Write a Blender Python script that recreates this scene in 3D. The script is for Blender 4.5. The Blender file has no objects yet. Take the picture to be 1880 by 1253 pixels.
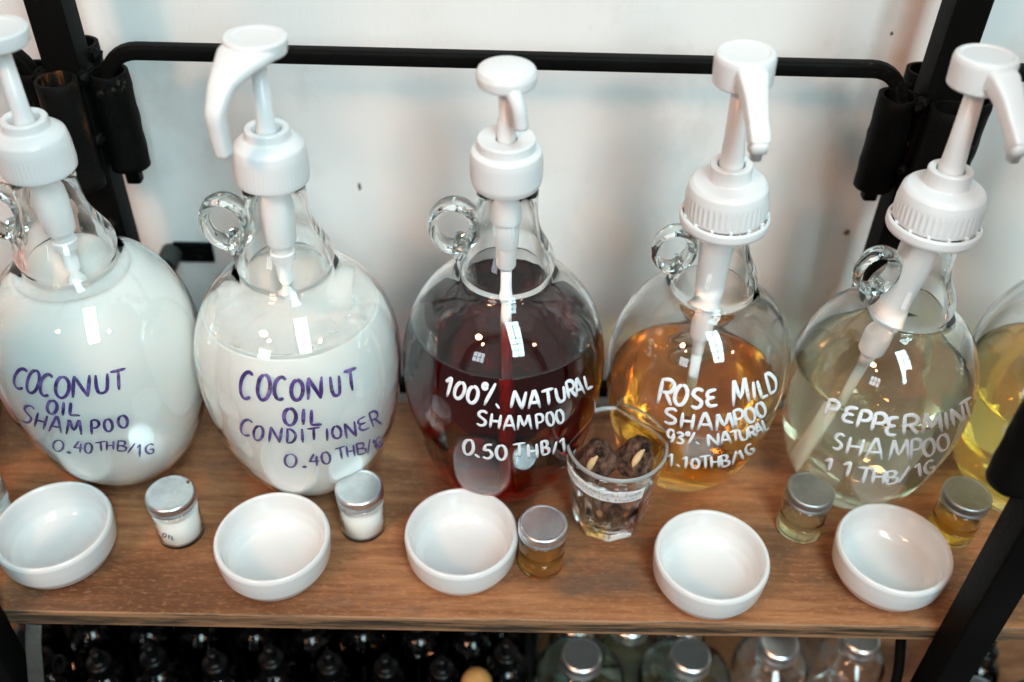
import bpy, bmesh, math, random
from mathutils import Vector, Matrix, noise
random.seed(4)
R = math.radians
SC = bpy.context.scene
COL = SC.collection

# ------------------------------------------------------------------ camera
F_PX, IW, IH = 1828.0, 1880.0, 1253.0
CAM = Vector((0.0, -0.40, 0.65))
pit, rol, yaw = R(41.07), R(1.8), R(-0.87)
fw = Vector((0, math.cos(pit), -math.sin(pit))); rt = Vector((1, 0, 0)); dn = fw.cross(rt)
c_, s_ = math.cos(rol), math.sin(rol)
r2 = rt * c_ - dn * s_; d2 = dn * c_ + rt * s_
Z = Matrix.Rotation(yaw, 3, 'Z')
FW, RT, DN = Z @ fw, Z @ r2, Z @ d2
cam = bpy.data.cameras.new('camera'); cam.lens = 35.0; cam.sensor_width = 36.0
cam.clip_start = 0.02; cam.clip_end = 60
cam.dof.use_dof = True; cam.dof.focus_distance = 0.72; cam.dof.aperture_fstop = 3.0
cam_o = bpy.data.objects.new('camera', cam); COL.objects.link(cam_o)
m3 = Matrix((RT, -DN, -FW)).transposed()
cam_o.matrix_world = Matrix.Translation(CAM) @ m3.to_4x4()
SC.camera = cam_o

def ray(x, y): return (FW + RT * ((x - IW / 2) / F_PX) + DN * ((y - IH / 2) / F_PX)).normalized()
def on_z(x, y, z=0.0):
    d = ray(x, y); return CAM + d * ((z - CAM.z) / d.z)

# ------------------------------------------------------------------ light of the room
w = bpy.data.worlds.new('World'); SC.world = w; w.use_nodes = True
bg = w.node_tree.nodes['Background']
bg.inputs[0].default_value = (0.95, 0.99, 1.0, 1); bg.inputs[1].default_value = 0.105

def area(name, loc, aim, sx, sy, power, col):
    l = bpy.data.lights.new(name, 'AREA'); l.shape = 'RECTANGLE'; l.size = sx; l.size_y = sy
    l.energy = power; l.color = col
    o = bpy.data.objects.new(name, l); COL.objects.link(o)
    d = (Vector(aim) - Vector(loc)).normalized()
    o.matrix_world = Matrix.Translation(loc) @ d.to_track_quat('-Z', 'Y').to_matrix().to_4x4()
    return o
def window(loc, aim, wd, ht, nx, nz, power, col, gap=0.035):
    # a daylight window: one lamp for each of its panes
    d = (Vector(aim) - Vector(loc)).normalized()
    rm = d.to_track_quat('-Z', 'Y').to_matrix()
    pw, ph = (wd - gap * (nx - 1)) / nx, (ht - gap * (nz - 1)) / nz
    for i in range(nx):
        for j in range(nz):
            off = rm @ Vector((-wd / 2 + pw / 2 + i * (pw + gap), -ht / 2 + ph / 2 + j * (ph + gap), 0))
            p = Vector(loc) + off
            l = bpy.data.lights.new('window_pane_light', 'AREA'); l.shape = 'RECTANGLE'; l.size = pw; l.size_y = ph
            l.energy = power / (nx * nz); l.color = col
            o = bpy.data.objects.new('window_pane_light', l); COL.objects.link(o)
            o.matrix_world = Matrix.Translation(p) @ rm.to_4x4()
window((0.50, -1.42, 1.80), (0, 0.15, 0.1), 0.56, 1.9, 2, 6, 60, (0.67, 0.94, 1.0))
window((-1.5, -2.6, 1.25), (0, 0.15, 0.15), 0.7, 0.6, 3, 2, 9, (0.82, 0.92, 1.0))
area('overhead_fill_light', (0, -.35, 2.7), (0, -.3, 0), 3.2, 2.6, 6, (1.0, .98, .95))  # added soft fill from overhead, not a lamp the room has
for p, e, rad in (((-1.05, -1.15, 1.55), 64, .15), ((-0.80, -1.30, 1.25), 12, .06), ((1.25, -1.35, 1.30), 14, .07)):
    l = bpy.data.lights.new('warm_bulb', 'POINT'); l.energy = e; l.shadow_soft_size = rad; l.color = (1, .50, .28)
    o = bpy.data.objects.new('warm_bulb', l); o.location = p; COL.objects.link(o)

SC.view_settings.view_transform = 'Standard'; SC.view_settings.look = 'None'
SC.view_settings.exposure = 0.0; SC.view_settings.gamma = 1.0
cy = SC.cycles
cy.max_bounces = 24; cy.transmission_bounces = 20; cy.transparent_max_bounces = 16; cy.glossy_bounces = 8; cy.diffuse_bounces = 10; cy.volume_bounces = 3
cy.caustics_refractive = True; cy.caustics_reflective = False
cy.sample_clamp_indirect = 0.0; cy.blur_glossy = 0.0
cy.use_denoising = True
try: cy.denoiser = 'OPENIMAGEDENOISE'
except Exception: pass

# ------------------------------------------------------------------ materials
def mat(name):
    m = bpy.data.materials.new(name); m.use_nodes = True
    return m, m.node_tree.nodes, m.node_tree.links
def P(nodes): return nodes['Principled BSDF']
def setp(p, **k):
    names = dict(col='Base Color', rough='Roughness', metal='Metallic', ior='IOR', trans='Transmission Weight',
                 coat='Coat Weight', coatr='Coat Roughness', sss='Subsurface Weight', sssr='Subsurface Radius', ssss='Subsurface Scale', spec='Specular IOR Level', alpha='Alpha')
    for a, v in k.items():
        if a == 'col': v = (*v, 1)
        p.inputs[names[a]].default_value = v
def nz(nodes, links, scale, detail=4, rough=.55, stretch=(1, 1, 1), coord='Object', off=(0, 0, 0)):
    tc = nodes.new('ShaderNodeTexCoord'); mp = nodes.new('ShaderNodeMapping'); mp.inputs['Scale'].default_value = stretch
    mp.inputs['Location'].default_value = off
    n = nodes.new('ShaderNodeTexNoise'); n.inputs['Scale'].default_value = scale; n.inputs['Detail'].default_value = detail; n.inputs['Roughness'].default_value = rough
    links.new(tc.outputs[coord], mp.inputs[0]); links.new(mp.outputs[0], n.inputs['Vector'])
    return n.outputs['Fac']
def ramp(nodes, links, fac, stops):
    r = nodes.new('ShaderNodeValToRGB'); e = r.color_ramp.elements
    while len(e) < len(stops): e.new(0.5)
    for el, (p, c) in zip(e, stops):
        el.position = p; el.color = (*c, 1) if len(c) == 3 else c
    links.new(fac, r.inputs[0]); return r.outputs[0]
def mixc(nodes, links, fac, a, b, mode='MIX'):
    m = nodes.new('ShaderNodeMix'); m.data_type = 'RGBA'; m.blend_type = mode
    for s, v in ((0, fac), (6, a), (7, b)):
        if hasattr(v, 'links') or hasattr(v, 'is_linked'): links.new(v, m.inputs[s])
        elif s == 0: m.inputs[0].default_value = v
        else: m.inputs[s].default_value = (*v, 1)
    return m.outputs[2]
def bump(nodes, links, h, strength, dist, p):
    b = nodes.new('ShaderNodeBump'); b.inputs['Strength'].default_value = strength; b.inputs['Distance'].default_value = dist
    links.new(h, b.inputs['Height']); links.new(b.outputs[0], p.inputs['Normal']); return b

def m_glass(name, tint=(.985, .995, .99), wav=.25, rough=0.0, ior=1.5, scale=9, absorb=None, dens=0, scat=0, scol=(1, .96, .84)):
    m, n, l = mat(name); p = P(n)
    setp(p, col=tint, rough=rough, ior=ior, trans=1.0)
    if wav:
        h = nz(n, l, scale, 3, .45, (1, 1, 1.6)); bump(n, l, h, wav, .004, p)
    if absorb:
        v = n.new('ShaderNodeVolumeAbsorption'); v.inputs[0].default_value = (*absorb, 1); v.inputs[1].default_value = dens
        if scat:
            sv = n.new('ShaderNodeVolumeScatter'); sv.inputs['Color'].default_value = (*scol, 1); sv.inputs['Density'].default_value = scat; sv.inputs['Anisotropy'].default_value = .3
            ad = n.new('ShaderNodeAddShader'); l.new(v.outputs[0], ad.inputs[0]); l.new(sv.outputs[0], ad.inputs[1]); l.new(ad.outputs[0], n['Material Output'].inputs['Volume'])
        else: l.new(v.outputs[0], n['Material Output'].inputs['Volume'])
    return m
GLASS = m_glass('clear_glass', wav=.30)
GLASS_H = m_glass('handle_glass', tint=(.93, .97, .955), wav=.55, scale=45)
GLASS_S = m_glass('vial_glass', wav=.12, scale=30)
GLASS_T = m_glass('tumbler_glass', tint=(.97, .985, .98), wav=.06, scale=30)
def m_pale_lip():
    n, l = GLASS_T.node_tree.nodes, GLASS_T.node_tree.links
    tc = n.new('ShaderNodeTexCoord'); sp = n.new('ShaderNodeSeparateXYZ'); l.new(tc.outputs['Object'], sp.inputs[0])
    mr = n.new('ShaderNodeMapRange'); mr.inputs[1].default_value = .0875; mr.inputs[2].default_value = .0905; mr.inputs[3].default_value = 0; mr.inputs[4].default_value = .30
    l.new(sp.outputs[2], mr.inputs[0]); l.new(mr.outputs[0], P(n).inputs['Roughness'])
    m2 = n.new('ShaderNodeMapRange'); m2.inputs[1].default_value = .0880; m2.inputs[2].default_value = .0902; m2.inputs[3].default_value = 1; m2.inputs[4].default_value = .72  # white diffuse pales the lip, standing in for bright refraction in the glass
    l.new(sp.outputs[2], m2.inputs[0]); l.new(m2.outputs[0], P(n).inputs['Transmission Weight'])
m_pale_lip()
GREEN = m_glass('green_glass', tint=(.74, .83, .79), wav=.6, scale=22)
AMBER_D = m_glass('dark_bottle_glass', tint=(.02, .018, .016), wav=.2, scale=22)
LIQ_RED = m_glass('dark_red_liquid', tint=(1, 1, 1), wav=0, ior=1.35, absorb=(.86, .12, .02), dens=66)
LIQ_AMB = m_glass('amber_liquid', tint=(1, 1, 1), wav=0, ior=1.35, absorb=(1, .70, .03), dens=17, scat=2.2, scol=(1, .62, .12))
LIQ_PALE = m_glass('pale_liquid', tint=(1, 1, 1), wav=0, ior=1.35, absorb=(.985, .965, .70), dens=7, scat=2.2)
LIQ_YEL = m_glass('yellow_liquid', tint=(1, 1, 1), wav=0, ior=1.35, absorb=(.99, .84, .12), dens=13, scat=2)
LIQ_VIAL = m_glass('vial_amber_liquid', tint=(1, 1, 1), wav=0, ior=1.35, absorb=(1, .76, .03), dens=50, scat=14, scol=(1, .66, .10))
LIQ_VPALE = m_glass('vial_pale_liquid', tint=(1, 1, 1), wav=0, ior=1.35, absorb=(1, .90, .40), dens=26, scat=8)

def m_plain(name, col, rough=.4, vary=.06, scale=12, **k):
    m, n, l = mat(name); p = P(n); setp(p, rough=rough, **k)
    h = nz(n, l, scale, 5)
    lo = tuple(max(0, c * (1 - vary)) for c in col); hi = tuple(min(1, c * (1 + vary)) for c in col)
    l.new(ramp(n, l, h, [(.3, lo), (.7, hi)]), p.inputs['Base Color'])
    return m
MILK = m_plain('white_lotion', (.745, .755, .73), .45, .015, 8)
MILK_DRY = m_plain('lotion_film', (.80, .81, .79), .6, .03, 20)
PINK = m_plain('pink_lotion', (.75, .42, .38), .45, .02)
PLASTIC = m_plain('white_plastic', (.73, .735, .74), .30, .012, 30)
PLASTIC2 = m_plain('milky_plastic', (.86, .87, .88), .42, .02, 30)
def m_grime(m, tint, lo=.6):
    n, l = m.node_tree.nodes, m.node_tree.links; p = P(n); src = p.inputs['Base Color'].links[0].from_socket
    g = nz(n, l, 55, 8, .78, off=(.2, .5, .1)); h = nz(n, l, 130, 4, .6)
    l.new(mixc(n, l, ramp(n, l, g, [(lo, (0, 0, 0)), (lo + .14, (.42, .42, .42))]), src, tint), p.inputs['Base Color'])
    bump(n, l, h, .06, .0006, p)
m_grime(PLASTIC, (.62, .58, .50)); 
CERAMIC = m_plain('white_glazed_ceramic', (.72, .708, .70), .14, .012, 6, coat=.5, coatr=.04)
m_grime(CERAMIC, (.60, .57, .52), .66)
PAPER = m_plain('paper', (.90, .89, .88), .8, .03, 60)
def streaky(m, scale=160, lo=.62, most=.55):
    n, l = m.node_tree.nodes, m.node_tree.links; p = P(n)
    g = nz(n, l, scale, 5, .7, off=(1.1, .2, .3))
    l.new(ramp(n, l, g, [(lo, (1, 1, 1)), (lo + .12, (1 - most,) * 3)]), p.inputs['Alpha'])
PENCIL = m_plain('pencil', (.20, .20, .24), .7, .2, 90)
INK_BLACK = m_plain('black_ink', (.03, .03, .04), .5, .2, 90)
INK_WHITE = m_plain('white_ink', (.83, .86, .90), .45, .05, 90)
streaky(INK_WHITE, 190, .56, .35)
CORK = m_plain('cork', (.52, .26, .08), .75, .25, 70)
CAPBLK = m_plain('black_cap', (.0025, .0028, .003), .28, .2, 40)
GREYCAP = m_plain('grey_cap_face', (.07, .08, .08), .45, .2, 40)

def m_ink():
    m, n, l = mat('purple_ink'); p = P(n); setp(p, rough=.35)
    h = nz(n, l, 110, 5, .7)
    l.new(ramp(n, l, h, [(.34, (.035, .014, .10)), (.50, (.085, .04, .21)), (.66, (.22, .16, .38))]), p.inputs['Base Color'])
    return m
INK_PURPLE = m_ink(); streaky(INK_PURPLE, 150, .50, .6)

def m_alu(name, col=(.90, .91, .92), rough=.26):
    m, n, l = mat(name); p = P(n); setp(p, metal=1.0)
    h = nz(n, l, 40, 6, .65, (1, 1, 1)); h2 = nz(n, l, 260, 3, .6, (1, .12, 1))
    l.new(ramp(n, l, h, [(.35, tuple(c * .72 for c in col)), (.62, col)]), p.inputs['Base Color'])
    mr = n.new('ShaderNodeMapRange'); mr.inputs[3].default_value = rough * .8; mr.inputs[4].default_value = rough * 1.6
    l.new(h, mr.inputs[0]); l.new(mr.outputs[0], p.inputs['Roughness'])
    bump(n, l, h2, .05, .0004, p); return m
ALU = m_alu('brushed_aluminium'); ALU2 = m_alu('dull_aluminium', (.42, .43, .43), .38)
STEEL = m_plain('grey_webbing', (.035, .040, .037), .7, .2, 200)

def m_black():
    m, n, l = mat('black_painted_steel'); p = P(n); setp(p, rough=.55, spec=.08)
    a = nz(n, l, 9, 6, .6); b = nz(n, l, 240, 4, .7)
    base = ramp(n, l, a, [(.3, (.0015, .0015, .0015)), (.75, (.005, .0047, .0042))])
    r2_ = ramp(n, l, nz(n, l, 26, 8, .75, off=(3.1, 0, 0)), [(.60, (0, 0, 0)), (.70, (1, 1, 1))])
    r1_ = ramp(n, l, b, [(.5, (0, 0, 0)), (.7, (1, 1, 1))])
    msk = mixc(n, l, 1.0, r2_, r1_, 'MULTIPLY')
    l.new(mixc(n, l, msk, base, (.13, .11, .08)), p.inputs['Base Color'])
    bump(n, l, b, .35, .0012, p); return m
BLACK = m_black()
def m_rusty():
    m, n, l = mat('rusty_black_steel'); p = P(n); setp(p, rough=.6, spec=.1)
    a = nz(n, l, 30, 7, .7, (1.6, 1.6, .35)); b = nz(n, l, 200, 4, .7)
    l.new(ramp(n, l, a, [(.53, (.004, .004, .0037)), (.60, (.02, .010, .005)), (.68, (.22, .08, .022))]), p.inputs['Base Color'])
    bump(n, l, b, .5, .0015, p); return m
RUST = m_rusty()

def m_wood(name, k=1.28, seam=True):
    m, n, l = mat(name); p = P(n); setp(p, rough=.52, spec=.22)
    big = nz(n, l, 7, 5, .6, (.45, 1.6, 1)); grain = nz(n, l, 22, 8, .66, (.13, 1.5, 2.2)); fine = nz(n, l, 170, 4, .65, (.10, 1, 1.2))
    fib = nz(n, l, 420, 3, .7, (.35, 1, 1))
    c = ramp(n, l, grain, [(.26, (.075 * k, .026 * k, .010 * k)), (.42, (.20 * k, .073 * k, .029 * k)), (.58, (.33 * k, .130 * k, .052 * k)), (.76, (.46 * k, .205 * k, .092 * k))])
    c = mixc(n, l, .35, c, ramp(n, l, fine, [(.35, (.10 * k, .042 * k, .02 * k)), (.65, (.40 * k, .215 * k, .115 * k))]))
    c = mixc(n, l, ramp(n, l, big, [(.44, (0, 0, 0)), (.62, (.88, .88, .88))]), c, (.085 * k, .034 * k, .016 * k))
    c = mixc(n, l, ramp(n, l, fib, [(.52, (0, 0, 0)), (.75, (.34, .34, .34))]), c, (.56 * k, .28 * k, .145 * k))
    # grey-green worn stains
    st = nz(n, l, 11, 7, .7, (.8, 1.5, 1), off=(.7, .2, 0))
    c = mixc(n, l, ramp(n, l, st, [(.55, (0, 0, 0)), (.68, (.65, .65, .65))]), c, (.09, .07, .055))
    pores = nz(n, l, 300, 5, .75, (.045, 1.3, 1)); knots = nz(n, l, 16, 8, .8, (.35, 1.2, 1), off=(2.2, .7, 0))
    c = mixc(n, l, ramp(n, l, pores, [(.57, (0, 0, 0)), (.70, (.5, .5, .5))]), c, (.085, .042, .024))
    c = mixc(n, l, ramp(n, l, knots, [(.63, (0, 0, 0)), (.70, (.55, .55, .55))]), c, (.075, .040, .024))
    l.new(c, p.inputs['Base Color'])
    hh = mixc(n, l, .5, grain, pores); bump(n, l, hh, .35, .0012, p)
    return m
WOOD = m_wood('stained_wood'); WOOD_LOW = m_wood('lower_wood', 1.15)
def m_edge():
    m, n, l = mat('board_front_edge'); p = P(n); setp(p, rough=.6)
    g = nz(n, l, 60, 8, .75, (.22, 1, 3.4)); tc = n.new('ShaderNodeTexCoord'); sp = n.new('ShaderNodeSeparateXYZ')
    l.new(tc.outputs['Object'], sp.inputs[0])
    lay = n.new('ShaderNodeMapRange'); lay.inputs[1].default_value = -.018; lay.inputs[2].default_value = 0
    l.new(sp.outputs[2], lay.inputs[0])
    band = ramp(n, l, lay.outputs[0], [(.0, (.30, .30, .30)), (.18, (.25, .25, .25)), (.34, (.72, .72, .72)), (.68, (.66, .66, .66)), (.86, (.15, .15, .15))])
    s = mixc(n, l, .62, band, ramp(n, l, g, [(.32, (0, 0, 0)), (.68, (1, 1, 1))]))
    l.new(ramp(n, l, s, [(.30, (.32, .165, .08)), (.46, (.19, .10, .052)), (.58, (.075, .048, .028)), (.7, (.035, .025, .016))]), p.inputs['Base Color'])
    bump(n, l, g, .5, .0015, p); return m
EDGE = m_edge()
def m_wall():
    m, n, l = mat('painted_wall'); p = P(n); setp(p, rough=.55)
    a = nz(n, l, 3.2, 6, .6); b = nz(n, l, 38, 6, .7); s = nz(n, l, 9, 8, .72, (1, 1, .8), off=(1.3, 0, .4))
    c = ramp(n, l, a, [(.3, (.79, .785, .77)), (.7, (.87, .86, .845))])
    c = mixc(n, l, ramp(n, l, s, [(.56, (0, 0, 0)), (.74, (.6, .6, .6))]), c, (.66, .62, .575))
    c = mixc(n, l, ramp(n, l, b, [(.70, (0, 0, 0)), (.80, (.5, .5, .5))]), c, (.50, .47, .43))
    l.new(c, p.inputs['Base Color'])
    br = nz(n, l, 26, 6, .65, (1, 1, .16)); sc_ = nz(n, l, 60, 7, .75, (.5, 1, 1.6), off=(.3, 0, .9))
    c = mixc(n, l, ramp(n, l, sc_, [(.66, (0, 0, 0)), (.72, (.45, .45, .45))]), c, (.60, .58, .54))
    l.new(c, p.inputs['Base Color'])
    hh = mixc(n, l, .5, br, b); bump(n, l, hh, .30, .004, p); return m
WALLM = m_wall()
def m_nut():
    m, n, l = mat('soapnut_skin'); p = P(n); setp(p, rough=.6, spec=.15)
    a = nz(n, l, 70, 7, .7); b = nz(n, l, 260, 5, .7)
    l.new(ramp(n, l, a, [(.38, (.012, .010, .009)), (.47, (.12, .060, .040)), (.64, (.32, .18, .125))]), p.inputs['Base Color'])
    bump(n, l, b, 1.0, .004, p); return m
NUT = m_nut(); NUTIN = m_plain('soapnut_flesh', (.62, .40, .20), .6, .15, 80)
RUSTSPOT = m_plain('rust_spot', (.16, .07, .03), .8, .3, 150)
CHIP = m_plain('dark_chip', (.10, .10, .09), .8, .3, 150)

# ------------------------------------------------------------------ mesh helpers
def link(name, bm, m, parent=None, smooth=True, mats=None):
    me = bpy.data.meshes.new(name); bmesh.ops.recalc_face_normals(bm, faces=bm.faces); bm.to_mesh(me); bm.free()
    if smooth:
        for p in me.polygons: p.use_smooth = True
    for x in (mats or [m]): me.materials.append(x)
    o = bpy.data.objects.new(name, me); COL.objects.link(o)
    if parent: o.parent = parent
    return o
def tag(o, label=None, cat=None, group=None, kind=None):
    if label: o['label'] = label
    if cat: o['category'] = cat
    if group: o['group'] = group
    if kind: o['kind'] = kind
    return o
def empty(name, loc, label, cat, group=None):
    o = bpy.data.objects.new(name, None); o.location = loc; o.empty_display_size = .02; COL.objects.link(o)
    return tag(o, label, cat, group)
def copy_tree(o, parent=None):
    c = o.copy(); COL.objects.link(c); c.parent = parent
    for ch in [x for x in COL.objects if x.parent == o]: copy_tree(ch, c)
    return c
def rounded(pts, b=.001, k=3):
    """soften the inner corners of an (r, z) profile"""
    out = [pts[0]]
    for i in range(1, len(pts) - 1):
        a, q, c = Vector(pts[i - 1]), Vector(pts[i]), Vector(pts[i + 1])
        la, lc = (a - q).length, (c - q).length
        bb = min(b, la * .45, lc * .45)
        if bb < 1e-5: out.append(pts[i]); continue
        s, e = q + (a - q).normalized() * bb, q + (c - q).normalized() * bb
        for t in range(k + 1):
            t /= k; v = s * (1 - t) ** 2 + q * 2 * t * (1 - t) + e * t * t; out.append((v.x, v.y))
    out.append(pts[-1]); return out
def lathe(bm, prof, n=64, M=None, mod=None, at=(0, 0, 0), closed=False):
    """revolve an (r, z) profile round z; r = 0 ends are closed with a fan"""
    M = M or Matrix.Identity(4); at = Vector(at); rings = []
    for r, z in prof:
        if r < 1e-6: rings.append([bm.verts.new(M @ (at + Vector((0, 0, z))))]); continue
        ring = []
        for i in range(n):
            a = 2 * math.pi * i / n; rr = r + (mod(a, r, z) if mod else 0)
            ring.append(bm.verts.new(M @ (at + Vector((rr * math.cos(a), rr * math.sin(a), z)))))
        rings.append(ring)
    prs = list(zip(rings, rings[1:])) + ([(rings[-1], rings[0])] if closed else [])
    for A, B in prs:
        if len(A) == 1 and len(B) == 1: continue
        for i in range(n):
            j = (i + 1) % n
            if len(A) == 1: bm.faces.new((A[0], B[i], B[j]))
            elif len(B) == 1: bm.faces.new((A[i], A[j], B[0]))
            else: bm.faces.new((A[i], A[j], B[j], B[i]))
    return bm
def catmull(pts, k=6, closed=False):
    pts = [Vector(p) for p in pts]
    if len(pts) < 3: return [pts[0].lerp(pts[-1], i / k) for i in range(k + 1)]
    out = []; n = len(pts); rng = range(n if closed else n - 1)
    for i in rng:
        p0 = pts[(i - 1) % n] if closed or i > 0 else pts[0] * 2 - pts[1]
        p1 = pts[i]; p2 = pts[(i + 1) % n]
        p3 = pts[(i + 2) % n] if closed or i < n - 2 else pts[-1] * 2 - pts[-2]
        for j in range(k):
            t = j / k
            out.append(.5 * ((2 * p1) + (p2 - p0) * t + (2 * p0 - 5 * p1 + 4 * p2 - p3) * t * t + (3 * p1 - p0 - 3 * p2 + p3) * t ** 3))
    if not closed: out.append(pts[-1])
    return out
def sweep(bm, path, ru, rv, up, n=16, sq=1.0, cap=True, closed=False):
    """sweep an (optionally squarish) oval along a path; ru along side, rv along up"""
    N = len(path); rings = []
    ru = ru if isinstance(ru, (list, tuple)) else [ru] * N
    rv = rv if isinstance(rv, (list, tuple)) else [rv] * N
    for i, p in enumerate(path):
        a = path[(i - 1) % N] if closed or i > 0 else path[0]
        b = path[(i + 1) % N] if closed or i < N - 1 else path[-1]
        t = (Vector(b) - Vector(a)).normalized()
        u = Vector(up[i] if isinstance(up, list) else up); side = t.cross(u)
        if side.length < 1e-5: side = t.cross(Vector((1, 0, .01)))
        side.normalize(); vv = side.cross(t).normalized()
        ring = []
        for k in range(n):
            an = 2 * math.pi * (k + .5) / n; c, s = math.cos(an), math.sin(an)
            c2 = math.copysign(abs(c) ** sq, c); s2 = math.copysign(abs(s) ** sq, s)
            ring.append(bm.verts.new(Vector(p) + side * ru[i] * c2 + vv * rv[i] * s2))
        rings.append(ring)
    prs = list(zip(rings, rings[1:])) + ([(rings[-1], rings[0])] if closed else [])
    for A, B in prs:
        for k in range(n): bm.faces.new((A[k], A[(k + 1) % n], B[(k + 1) % n], B[k]))
    if cap and not closed:
        bm.faces.new(rings[0][::-1]); bm.faces.new(rings[-1])
    return bm
def lerps(keys, N):
    """spread key values over N samples"""
    out = []
    for i in range(N):
        t = i / (N - 1) * (len(keys) - 1); k = min(int(t), len(keys) - 2); out.append(keys[k] + (keys[k + 1] - keys[k]) * (t - k))
    return out
def box(bm, lo, hi, bev=0.0):
    lo, hi = Vector(lo), Vector(hi)
    r = bmesh.ops.create_cube(bm, size=1); vs = r['verts']
    for v in vs: v.co = Vector(((v.co.x + .5) * (hi.x - lo.x) + lo.x, (v.co.y + .5) * (hi.y - lo.y) + lo.y, (v.co.z + .5) * (hi.z - lo.z) + lo.z))
    if bev:
        es = list({e for v in vs for e in v.link_edges})
        bmesh.ops.bevel(bm, geom=es, offset=bev, segments=3, profile=.6, affect='EDGES')
    return bm

# ------------------------------------------------------------------ wall
WALL_Y = 0.365
bm = bmesh.new(); box(bm, (-2.2, WALL_Y, -1.0), (2.2, WALL_Y + .08, 1.5))
tag(link('wall', bm, WALLM, smooth=False), kind='structure')

# ------------------------------------------------------------------ rack
rack = empty('metal_rack', (0, .15, -.5), 'black welded square tube rack that carries the wooden shelf boards', 'rack')
def rk(name, bm, m=None, smooth=True):
    o = link(name, bm, m or BLACK, smooth=smooth); o.parent = rack; o.matrix_parent_inverse = Matrix.Translation((0, -.15, .5)); return o
POSTS = dict(rl=(-.341, .295), rr=(.314, .295), fl=(-.392, -.001), fr=(.334, -.001))
for k, (x, y) in POSTS.items():
    y0 = y if k[0] == 'f' else y - .013
    bm = bmesh.new(); box(bm, (x, y0, -.5), (x + .0265, y0 + .0265, .95), .0025); rk('post', bm)
def tube(x, y, z0, z1, r, m=None, hole=.78, jag=0, seed=0):
    bm = bmesh.new()
    prof = rounded([(r, z0), (r, z1), (r * hole, z1), (r * hole, z0 + .004), (r * .3, z0 + .001), (r * .3, z0)], .0007)
    rr = random.Random(seed)
    def mod(a, R_, z_):
        w_ = noise.noise(Vector((math.cos(a) * 2 + seed, math.sin(a) * 2, z_ * 60))) * .0006
        return w_ + (jag * max(0, noise.noise(Vector((a * 1.3 + seed, z_ * 130, 1.7)))) if R_ > r * .9 else 0)
    prof2 = [(r, z0 + (z1 - z0) * i / 14) for i in range(14)] + prof[2:]
    lathe(bm, prof2, 40, mod=mod, at=(x, y, 0), closed=True); return rk('socket_tube', bm, m)
SR = .0148
def cluster(px, py, zt, zb, front_m=None, seed=0, dz=.006):
    cx, cy_ = px + .01325, py + .01325
    tube(cx + .0285, cy_ - .001, zb, zt, SR, None, jag=.0016, seed=seed)
    tube(cx - .0285, cy_ - .001, zb + .002, zt + .001, SR, None, jag=.0016, seed=seed + 1)
    tube(cx + .001, cy_ - .0287, zb - .002, zt + dz, SR, front_m, seed=seed + 2)
    tube(cx - .001, cy_ + .0287, zb + .002, zt + .008, SR, None, seed=seed + 3)
    # weld beads where the tubes meet the post
    for (wx, wy, wz) in ((.0155, -.0155, .001), (-.0155, -.0155, .002), (.0155, .0155, .004), (.014, -.016, -.05), (-.014, -.016, -.055)):
        bm = bmesh.new(); bmesh.ops.create_icosphere(bm, subdivisions=3, radius=.0052, matrix=Matrix.Translation((cx + wx, cy_ + wy, zt + wz)))
        for v in bm.verts: v.co += Vector((1, 1, 1)) * noise.noise(v.co * 260) * .0028
        rk('weld_bead', bm)
cluster(-.341, .282, .305, .224, RUST, 3)
cluster(.314, .282, .300, .219, None, 9)
cluster(.334, -.001, .262, .183, None, 17)
cluster(-.392, -.001, .262, .183, None, 23)
# rails: bent square bars whose ends drop into the sockets
def rail(x0, x1, zc, y=.2945, drop=.09):
    rr = .026; pts = [Vector((x0, y, zc - drop)), Vector((x0, y, zc - rr))]
    for i in range(1, 8): a = math.pi / 2 * i / 8; pts.append(Vector((x0 + rr - rr * math.cos(a), y, zc - rr + rr * math.sin(a))))
    mid = [Vector((x0 + rr + (x1 - x0 - 2 * rr) * i / 6, y, zc)) for i in range(7)]
    end = []
    for i in range(1, 8): a = math.pi / 2 * i / 8; end.append(Vector((x1 - rr + rr * math.sin(a), y, zc - rr + rr * math.cos(a))))
    pts += mid + end + [Vector((x1, y, zc - rr)), Vector((x1, y, zc - drop))]
    bm = bmesh.new(); sweep(bm, pts, .0058, .0058, (0, -1, 0), n=16, sq=.42); return rk('rail', bm)
rail(-.2995, .2988, .3215, drop=.112)
rail(-.83, -.3565, .3215); rail(.3565, .83, .3215)
bm = bmesh.new(); box(bm, (-.315, .289, -.021), (.3135, .302, -.008), .0015); rk('lower_rail', bm)
bm = bmesh.new(); box(bm, (-.315, .289, -.315), (.3135, .302, -.302), .0015); rk('lower_rail', bm)
bm = bmesh.new(); box(bm, (-.365, .100, -.031), (-.352, .281, -.0185), .0015); rk('side_rail', bm)
bm = bmesh.new(); box(bm, (.316, .100, -.031), (.3285, .281, -.0185), .0015); rk('side_rail', bm)

# ------------------------------------------------------------------ boards
def board(name, x0, x1, y0, y1, z1, t, label, top, edge):
    bm = bmesh.new(); box(bm, (x0, y0, z1 - t), (x1, y1, z1), .0022)
    for f in bm.faces:
        if f.normal.y < -.6: f.material_index = 1
    o = link(name, bm, None, smooth=False, mats=[top, edge]); tag(o, label, 'shelf board'); return o
board('shelf_board', -.75, .75, .0265, .259, 0, .0175, 'brown stained wooden shelf board under the pump jugs and white bowls', WOOD, EDGE)
board('shelf_board', -.75, .75, .0265, .259, -.325, .0175, 'lower wooden board in shade beneath the dark bottles and green jars', WOOD_LOW, WOOD_LOW)
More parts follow.
